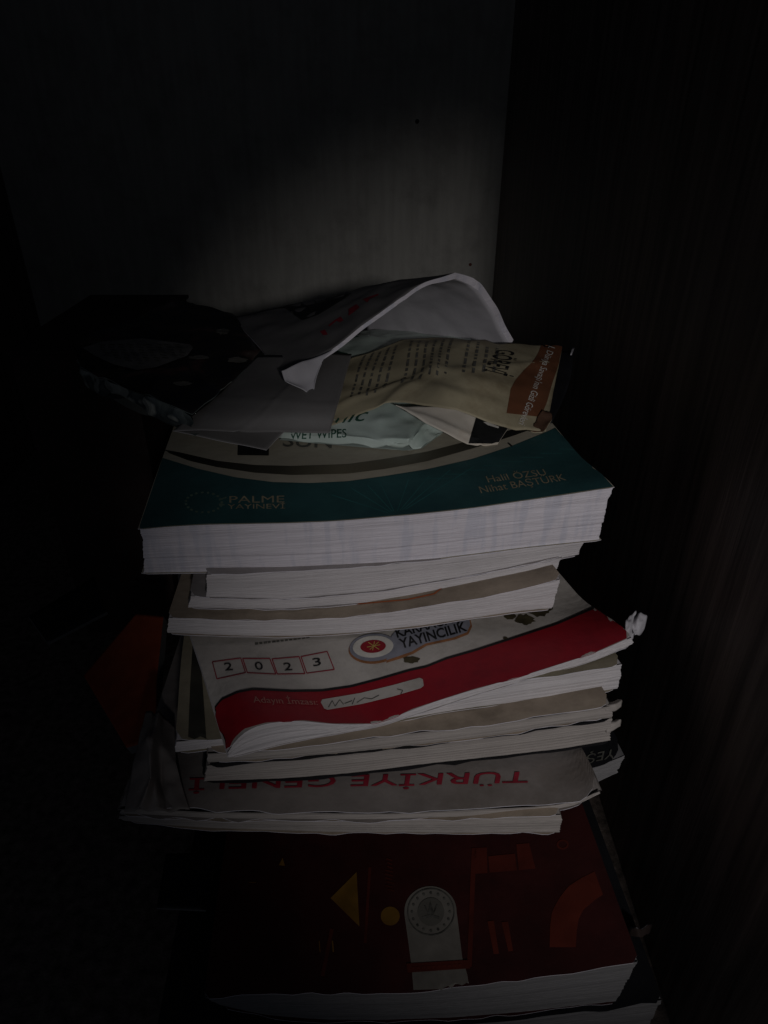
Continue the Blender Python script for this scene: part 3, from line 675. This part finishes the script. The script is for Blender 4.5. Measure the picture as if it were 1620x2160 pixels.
each('pale_patch', s, [blob(470, 700, 16, 8, seed=11), blob(420, 755, 26, 5, seed=12), blob(500, 760, 26, 7, seed=13), blob(385, 810, 22, 6, seed=14)], 'emblem_mid', mg)

# ================================================================== folded grey leaflet
gl = thing('leaflet', 'plain grey folded leaflet lying on the left half of the teal book', 'leaflet', tuple(onz(560, 850, .252)))
o, sG, SG = sheet('upper_leaf', [[(364, 906, .2545), (470, 908, .2545), (590, 912, .2535), (695, 910, .2530)],
                 [(440, 848, .262), (530, 852, .264), (620, 848, .2655), (714, 845, .2645)],
                 [(545, 752, .270), (610, 750, .272), (680, 745, .2745), (742, 745, .2745)]], 'sheet_grey', gl, th=.00035, nu=40, nv=30, noise=.002, nscale=30, seed=6, creases=((1, -.2, .42, .03, .0006), (.1, 1, .55, .03, .0005)))
sheet('lower_leaf', [[(368, 909, .2532), (470, 930, .2485), (562, 949, .2455)], [(420, 900, .2530), (520, 912, .250), (580, 928, .248)], [(470, 890, .2538), (550, 898, .2522), (600, 908, .2515)]],
      'sheet_grey', gl, th=.0003, nu=20, nv=14, noise=.001, nscale=40, seed=7)

# ================================================================== booklet bent into an arch
ar = thing('bent_booklet', 'grey exam booklet bent into an open arch on top of the pile', 'booklet', tuple(onz(800, 760, .255)))
rim = [(600, 793, 0, .372), (648, 770, 0, .374), (700, 738, 0, .380), (760, 690, 0, .390), (830, 638, 0, .402), (885, 603, 0, .415), (935, 584, 0, .428), (975, 579, 0, .440), (1008, 594, 0, .450), (1038, 632, 0, .460), (1062, 676, 0, .468), (1083, 718, 0, .472)]
back = [(490, 668, 0, .498), (530, 660, 0, .505), (575, 652, 0, .513), (620, 643, 0, .521), (660, 636, 0, .528), (700, 629, 0, .534), (732, 626, 0, .539), (756, 631, 0, .544), (770, 648, 0, .548), (777, 666, 0, .552), (781, 685, 0, .555), (783, 700, 0, .557)]
mid = [(pt(a) + pt(b)) / 2 + Vector((0, 0, .004 * math.sin(math.pi * k / 11))) for k, (a, b) in enumerate(zip(rim, back))]
def tk(u, v): return .0022 + .0032 * max(0, min(1, (u - .5) / .25))
o, sR, SR = sheet('booklet_leaves', [rim, mid, back], 'sheet_grey', ar, edge='pages_white', under='sheet_light', nu=80, nv=30, noise=.0014, nscale=60, seed=9, thick_fn=tk, creases=((1, .05, .60, .02, .0006), (1, -.05, .72, .02, -.0006), (1, .1, .38, .02, .0006)))
z = lambda P: [(x / 5.4 + 560, y / 5.4 + 560) for x, y in P]
strip('black_shape', sR, z([(120, 452), (300, 418), (500, 385), (700, 352), (985, 318)]), z([(230, 488), (320, 560), (420, 628), (600, 565), (900, 380)]), 'ink', ar, n=24, rows=3)
each('red_letter', sR, [z([(625, 755), (680, 735), (712, 790), (660, 800)]), z([(720, 685), (800, 620), (860, 585), (890, 630), (850, 650), (810, 635), (730, 700)]), z([(950, 500), (1040, 445), (1075, 480), (1000, 540), (950, 575)]), z([(1110, 390), (1160, 370), (1290, 325), (1285, 345), (1190, 385), (1160, 425)])], 'ink_red', ar)
V = []
# fine page lines along the rim
for q, f in ((1, .35), (2, .68)):
    pass
o, _, _ = sheet('loose_leaf_tip', [[(594, 780, .2790), (600, 800, .2745), (606, 806, .2735)], [(625, 770, .2800), (632, 805, .2720), (640, 822, .2690)], [(665, 752, .281), (660, 790, .2735), (658, 832, .2660)], [(704, 738, .2835), (680, 760, .2790), (664, 800, .2720)]],
      'sheet_light', ar, th=.0004, nu=20, nv=20, noise=.001, nscale=120, seed=12)

# ================================================================== dim books in the shade at the left
rd = thing('red_book', 'dark red book corner leaning in the shade left of the pile', 'book', tuple(onz(240, 1430, .08)))
sheet('front_cover', [[(267, 1578, .100), (330, 1560, .105)], [(176, 1425, .096), (330, 1440, .110)], [(286, 1295, .120), (345, 1300, .122)]], 'cover_red', rd, th=.006, edge='pages_grey', nu=16, nv=30, noise=.0004, lin=True)
V = []
dk = thing('dark_booklet', 'dark booklet with a thin pale page edge far left of the pile', 'booklet', tuple(onz(200, 1280, .10)))
sheet('leaves', [[(100, 1356, .110), (226, 1290, .112)], [(60, 1300, .112), (200, 1215, .112)]], 'cover_black', dk, th=.0022, edge='pages_grey', nu=12, nv=6, noise=.0002)
dk = thing('dark_booklet', 'dark booklet lying low left of the maroon textbook with one pale side edge', 'booklet', tuple(onz(400, 1900, .045)))
sheet('leaves', [[(330, 1915, .060), (434, 1920, .060)], [(350, 1800, .060), (455, 1800, .060)]], 'cover_black', dk, th=.0012, edge='pages_grey', nu=6, nv=12, noise=.0002)
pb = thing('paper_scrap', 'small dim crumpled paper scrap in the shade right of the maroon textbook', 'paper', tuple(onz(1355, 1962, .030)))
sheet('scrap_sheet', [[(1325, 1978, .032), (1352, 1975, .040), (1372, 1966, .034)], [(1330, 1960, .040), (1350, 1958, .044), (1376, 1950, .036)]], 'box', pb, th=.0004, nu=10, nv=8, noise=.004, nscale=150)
clean_org()
